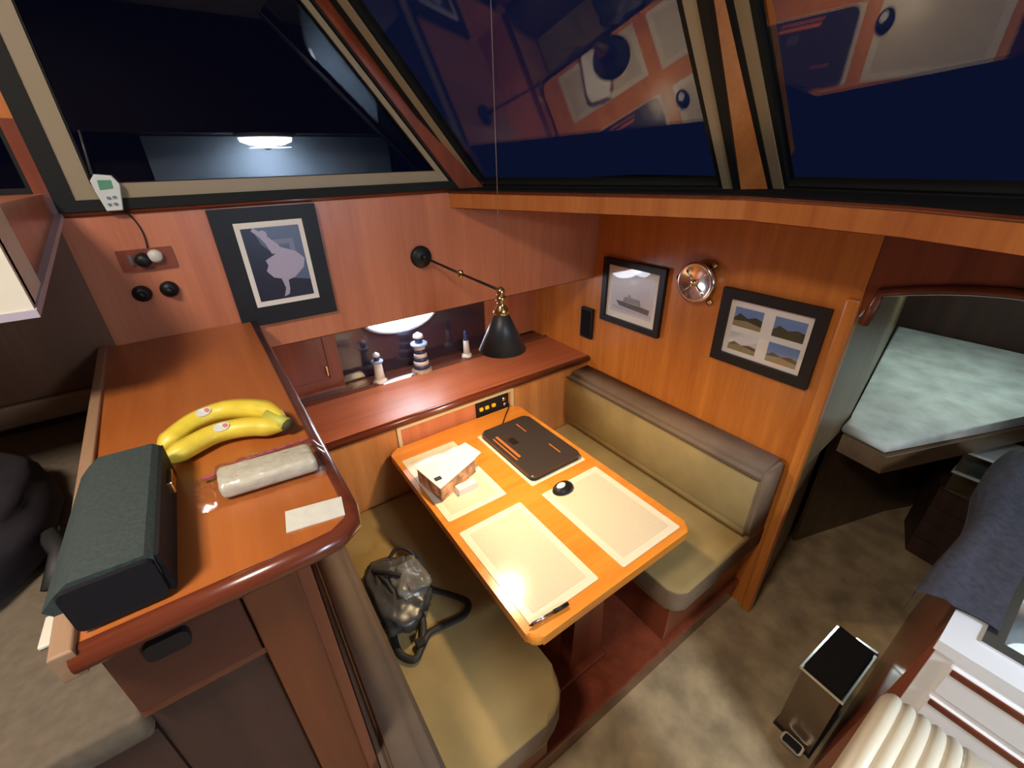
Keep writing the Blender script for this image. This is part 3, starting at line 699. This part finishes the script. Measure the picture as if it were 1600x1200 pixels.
# swing arm lamp
la = thing('swing_arm_lamp', 'black swing-arm wall lamp with cone shade and brass joints over the table', 'lamp', (.58, .2, .77))
DXL = 0
plate = obj('wall_plate', L([(.040, .001), (.040, .012), (.034, .020), (.001, .021)], (.640, .2, .780), 32, (0, 1, 0)), BLACK, la, True)
obj('plate_screw', L([(.005, .0), (.005, .006), (.001, .008)], (.632, .220, .780), 12, (0, 1, 0)), CHROME, plate, True)
J0, J1, J2 = V((.637, .24, .780)), V((.615, .46, .760)), V((.610, .69, .752))
obj('swivel', T([(.640, .22, .780), (.637, .245, .780)], .010, 12), BLACK, la, True)
obj('arm', T([J0, J1], .0042, 10), BLACK, la, True)
obj('arm', T([J1, J2], .0042, 10), BLACK, la, True)
obj('brass_joint', L([(.007, -.012), (.010, -.006), (.010, .006), (.007, .012)], J1, 16), BRASS, la, True)
LX, LY, LO = .608, .69, .016
obj('brass_finial', L([(.003, .722), (.011, .724), (.013, .730), (.013, .740), (.009, .746), (.004, .750), (.001, .752)], (LX, LY, LO - .004), 20), BRASS, la, True)
obj('brass_socket', L([(.017, .660), (.024, .664), (.024, .678), (.014, .690), (.012, .700), (.016, .706), (.016, .718), (.006, .722)], (LX, LY, LO), 24), BRASS, la, True)
bm = bmesh.new(); add_lathe(bm, [(.074, .548), (.075, .548), (.024, .660), (.012, .668), (.011, .666), (.022, .656), (.0725, .549)], (LX, LY, LO), 40)
bmesh.ops.delete(bm, geom=[f for f in bm.faces if len(f.verts) > 4], context='FACES')
obj('cone_shade', bm, plain('shade_black', (.022, .022, .024), .45), la, True)
obj('bulb', ellipsoid((LX, LY, .620), (.015, .015, .020), zc=.5), BULB, la, True)
tag(obj('hanging_cord', T([(LX, LY, .7675), (LX, LY, 2.058)], .0008, 6), plain('pale_cord', (.28, .22, .18), .6), None, True), 'thin pale cord hanging straight down to the top of the swing-arm lamp', 'cord')
# niche contents
lg = thing('puck_light', 'oval white LED light glowing on the dark niche back', 'light', (.575, -.30, .42))
obj('light_housing', L([(.205, .001), (.205, .016), (.190, .022)], (.575, -.302, .425), 48, (0, 1, 0), 1, .52), plain('housing', (.45, .48, .55), .4), lg, True)
obj('diffuser', L([(.192, .018), (.186, .030), (.13, .042), (.001, .046)], (.575, -.302, .430), 48, (0, 1, 0), 1, .50), LEDM, lg, True)
ncab = thing('niche_cupboard', 'small framed wood cupboard door in the left end of niche', 'cabinet', (1.06, -.28, .13))
obj('cupboard_body', B((.91, -.30, .1225, 1.222, -.262, .69)), W_DARKZ, ncab)
cdr = obj('door', frame_bars(lambda x, z, d: V((x, -.262 + d, z)), 1.215, .150, .925, .66, .045, .0, .018), W_DARKZ, ncab)
obj('door_panel', B((.96, -.262, .19, 1.175, -.254, .62)), W_DARKZ, cdr)
obj('door_pull', B((.975, -.254, .21, .985, -.238, .26), bev=.003), BRASS, cdr)
# lighthouses
LW = plain('lighthouse_white', (.72, .66, .58), .3); LB = plain('lighthouse_navy', (.03, .05, .14), .25); RK = plain('rock_base', (.40, .27, .18), .6, 0, .3, 60)
SZ = .1222
def lighthouse(x, y, s, lab, stripes=0, r=.020):
    t = thing('lighthouse_figurine', lab, 'figurine', (x, y, SZ), 'lighthouse figurines in the niche')
    h = .165 * s
    obj('rock_base', L([(r * 1.5, 0), (r * 1.55, .006), (r * 1.15, .02), (r * 1.0, .026)], (x, y, SZ), 16), RK if stripes else LW, t, True)
    if stripes:
        n = 6; r0, r1 = r * 1.15, r * .72
        for k in range(n):
            a, b = k / n, (k + 1) / n
            z0, z1 = .022 + (h * .68 - .022) * a, .022 + (h * .68 - .022) * b
            obj('stripe', L([(r0 + (r1 - r0) * a, z0), (r0 + (r1 - r0) * b, z1)], (x, y, SZ), 20), LB if k % 2 == 0 else LW, t, True)
    else:
        obj('tower', L([(r * 1.05, .020), (r * .9, h * .3), (r * .78, h * .66)], (x, y, SZ), 20), LW, t, True)
    gal = obj('gallery', L([(r * .75, h * .64), (r * 1.15, h * .68), (r * 1.15, h * .73), (r * .7, h * .74)], (x, y, SZ), 20), plain('lighthouse_blue', (.35, .45, .65), .2) if stripes != 2 else LB, t, True)
    obj('lantern', L([(r * .55, h * .73), (r * .55, h * .88), (r * .5, h * .885)], (x, y, SZ), 14), LB, t, True)
    obj('dome', L([(r * .75, h * .87), (r * .62, h * .94), (r * .2, h * .985), (.002, h * 1.0)], (x, y, SZ), 18), WHITE if stripes != 2 else LB, t, True)
lighthouse(.757, -.20, 1.0, 'white lighthouse figurine with pale blue gallery, left of the three', 0, .025)
lighthouse(.533, -.20, 1.30, 'tall black and white striped lighthouse figurine, middle of the three', 1, .037)
lighthouse(.264, -.20, .98, 'slim white lighthouse with dark lantern, nearest the black lamp shade', 2, .019) if False else None
t = lighthouse
def slim():
    x, y = .264, -.20; t = thing('lighthouse_figurine', 'slim white lighthouse figurine with dark lantern, right of the three', 'figurine', (x, y, SZ), 'lighthouse figurines in the niche')
    obj('base', L([(.026, 0), (.030, .010), (.026, .022), (.018, .030)], (x, y, SZ), 18), LW, t, True)
    obj('tower', L([(.019, .026), (.016, .07), (.0145, .105)], (x, y, SZ), 18), LW, t, True)
    obj('lantern', L([(.013, .105), (.014, .112), (.010, .135), (.010, .145)], (x, y, SZ), 16), LB, t, True)
    obj('dome', L([(.013, .144), (.009, .156), (.002, .163)], (x, y, SZ), 16), LB, t, True)
slim()
# trim panel with switch box on the lower side panel
fl = lambda x, z, d: V((x, .18 + d, z))
op = thing('access_panel', 'pale-framed access panel with black switch box under the shelf', 'panel', (.53, .18, 0))
obj('panel_frame', frame_bars(fl, .835, -.10, .225, .088, .016, .0005, .010), plain('pale_trim', (.62, .50, .30), .45), op)
obj('panel_board', flat_poly(fl, rect(.82, -.085, .445, .072), .0005, .005), W_PANEL, op)
sb = obj('switch_box', flat_poly(fl, rect(.442, -.012, .262, .070), .0005, .016), BLACK, op)
YE = plain('yellow_switch', (.80, .58, .03), .4)
for x in (.420, .388, .350): obj('yellow_switch', flat_poly(fl, rrect(x - .010, .026, x + .010, .044, .004, 2), .016, .021), YE, sb)
for x, z in ((.290, .048), (.285, .018)): obj('round_socket', L([(.011, .016), (.011, .022), (.001, .023)], (x, .18, z), 14, (0, 1, 0)), STEEL, sb, True)
tag(obj('power_cord', T(smooth_path([(.285, .206, .016), (.275, .215, .03), (.28, .225, .012), (.32, .26, .004), (.37, .31, .004), (.41, .352, .006)], 20), .0028, 6), BLACK, None, True), 'thin black cord running from the switch box to the laptop', 'cord')
# ================================================================ BULKHEAD PIECES
fb = lambda y, z, d: V((BX + d, y, z))
def pic(y0, z0, y1, z1, bar, lab):
    t = thing('framed_picture', lab, 'picture', (BX, (y0 + y1) / 2, z0))
    obj('frame', frame_bars(fb, y0, z0, y1, z1, bar, .001, .022), BLACK, t)
    obj('white_mat', flat_poly(fb, rect(y0 + bar * .9, z0 + bar * .9, y1 - bar * .9, z1 - bar * .9), .001, .008), PAPER, t)
    obj('glazing', flat_poly(fb, rect(y0 + bar * .9, z0 + bar * .9, y1 - bar * .9, z1 - bar * .9), .0125, .0135), PICGLASS, t)
    return t
sp1 = pic(.272, .365, .628, .672, .028, 'black framed white-matted drawing of a ship, left of the chrome gauge')
G1 = PH('print_grey', (.50, .52, .58)); G2 = PH('print_dark', (.12, .12, .12)); G3 = PH('print_mid', (.30, .30, .30))
obj('print_sheet', flat_poly(fb, rect(.325, .425, .575, .615), .008, .0085), PH('print_pale', (.62, .62, .66)), sp1)
obj('print_hull', flat_poly(fb, [(.36, .482), (.38, .460), (.555, .450), (.56, .475), (.50, .480)], .0085, .0090), G2, sp1)
obj('print_cabin', flat_poly(fb, [(.40, .482), (.41, .505), (.43, .51), (.435, .525), (.45, .51), (.50, .508), (.51, .482)], .0085, .0088), G3, sp1)
obj('print_water', flat_poly(fb, [(.34, .458), (.57, .448), (.57, .436), (.34, .440)], .0085, .0088), G1, sp1)
sp2 = pic(.888, .370, 1.250, .655, .036, 'black framed set of four small landscape photos, right of the chrome gauge')
SK = PH('photo_sky', (.14, .26, .52)); LD = PH('photo_land', (.05, .055, .03)); FD = PH('photo_field', (.28, .24, .13)); CL = PH('photo_cloud', (.55, .58, .60))
for k, (y0, z0) in enumerate(((.945, .520), (1.090, .520), (.945, .425), (1.090, .425))):
    y1, z1 = y0 + .105, z0 + .072
    ph = obj('small_photo', flat_poly(fb, rect(y0, z0, y1, z1), .008, .0086), SK if k != 2 else CL, sp2)
    hh = (.5, .42, .35, .38)[k]
    obj('photo_hills', flat_poly(fb, [(y0, z0 + .072 * hh * .8), (y0 + .02, z0 + .072 * hh * 1.4), (y0 + .05, z0 + .072 * hh), (y0 + .08, z0 + .072 * hh * 1.3), (y1, z0 + .072 * hh * 1.1), (y1, z0), (y0, z0)], .0086, .0090), LD, ph)
    obj('photo_foreground', flat_poly(fb, [(y0, z0 + .02), (y0 + .05, z0 + .026), (y1, z0 + .016), (y1, z0), (y0, z0)], .0090, .0093), FD if k != 1 else LD, ph)
br = thing('round_gauge', 'round chrome ship gauge mounted between the two framed pictures', 'gauge', (BX, .775, .655))
c0 = (BX, .775, .650)
obj('gauge_case', L([(.072, .001), (.074, .018), (.080, .026), (.080, .034), (.070, .040), (.066, .036)], c0, 40, (1, 0, 0)), CHROME, br, True)
obj('gauge_dial', L([(.066, .030), (.064, .034), (.001, .034)], c0, 36, (1, 0, 0)), plain('gauge_face', (.50, .50, .50), .25, .3), br)
for k in range(4):
    a = math.radians(45 + 90 * k)
    obj('dial_spoke', T([(BX + .037, .775 + .012 * math.cos(a), .650 + .012 * math.sin(a)), (BX + .037, .775 + .058 * math.cos(a), .650 + .058 * math.sin(a))], [.004, .008], 8, .4), CHROME, br, True)
obj('dial_hub', L([(.012, .034), (.012, .042), (.001, .046)], c0, 18, (1, 0, 0)), BRASS, br, True)
for dy, dz in ((-.088, 0), (.05, .072), (.06, -.07)):
    obj('mounting_lug', L([(.012, .001), (.012, .012), (.001, .014)], (BX, .775 + dy, .650 + dz), 14, (1, 0, 0)), BRASS, br, True)
vs = thing('wall_speaker', 'flat black upright speaker where the niche shelf meets the bulkhead', 'speaker', (BX, .18, .22))
obj('speaker_box', B((BX + .001, .135, .230, BX + .022, .218, .395), bev=.003), BLACK, vs)
obj('speaker_grille', B((BX + .022, .145, .242, BX + .025, .208, .383)), BLACKM, vs)
# ================================================================ BAG ON THE LEFT SEAT
bg = thing('handbag', 'small grey and black leather bag with looped strap on the left seat', 'bag', (1.07, .70, -.26))
lump((1.085, .700, -.212), (.085, .135, .048), 11, LEATHER, 'bag_body', bg, .42, -.2615)
lump((1.035, .700, -.190), (.060, .085, .042), 5, LEATHER_H, 'front_pocket', bg, .4, -.25)
lump((1.000, .640, -.215), (.035, .045, .040), 8, LEATHER_H, 'side_pocket', bg, .4, -.26)
obj('zip', T([(1.125, .60, -.172), (1.105, .69, -.158), (1.095, .79, -.172)], .007, 8, .6), STRAP, bg, True)
obj('buckle', B((1.040, .745, -.150, 1.056, .775, -.144), bev=.002), STEEL, bg)
obj('front_strap', T([(1.12, .62, -.165), (1.06, .70, -.143), (1.01, .77, -.165)], .009, 8, .35), STRAP, bg, True)
obj('grab_handle', T(smooth_path([(1.06, .575, -.19), (1.02, .565, -.165), (.985, .60, -.175), (.975, .65, -.2)], 14), .007, 8), STRAP, bg, True)
obj('strap', T(smooth_path([(1.02, .72, -.18), (.985, .745, -.225), (.925, .795, -.250), (.892, .850, -.253), (.925, .885, -.253), (.99, .880, -.252), (1.045, .872, -.252), (1.085, .90, -.25), (1.120, .925, -.25), (1.150, .885, -.25), (1.145, .82, -.245), (1.11, .755, -.2)], 60), .0115, 8, .4), STRAP, bg, True)
obj('strap', T(smooth_path([(1.05, .76, -.21), (1.045, .81, -.245), (1.06, .855, -.250), (1.085, .895, -.25)], 20), .012, 8, .4), STRAP, bg, True)
obj('strap_slider', B((1.070, .875, -.250, 1.100, .905, -.238), bev=.003), BLACK, bg)
# ================================================================ OVERHEAD FIXTURES
ds = thing('ceiling_light', 'round LED ceiling light above the saloon', 'light', (2.05, 1.60, 2.06))
obj('light_rim', L([(.15, 0), (.15, -.02), (.13, -.025)], (2.05, 1.60, 2.06), 32), WHITE, ds, True)
obj('diffuser', L([(.13, -.012), (.12, -.024), (.001, -.028)], (2.05, 1.60, 2.06), 32), plain('diffuser_glow', (1, 1, 1), .4, emis=(1, .9, .8), estr=6), ds, True)
dl = thing('dome_light', 'round white dome light mirrored in the dark side window', 'light', (.62, 3.20, 1.32))
obj('dome_rim', L([(.23, 0), (.23, -.02), (.21, -.03)], (.60, 3.24, 1.32), 32), WHITE, dl, True)
obj('dome_diffuser', L([(.21, -.02), (.195, -.06), (.13, -.085), (.001, -.095)], (.60, 3.24, 1.32), 32), plain('dome_glow', (1, 1, 1), .4, emis=(.82, .93, 1), estr=45), dl, True)
obj('dome_finial', L([(.03, -.095), (.03, -.115), (.001, -.125)], (.60, 3.24, 1.32), 16), CHROME, dl, True)
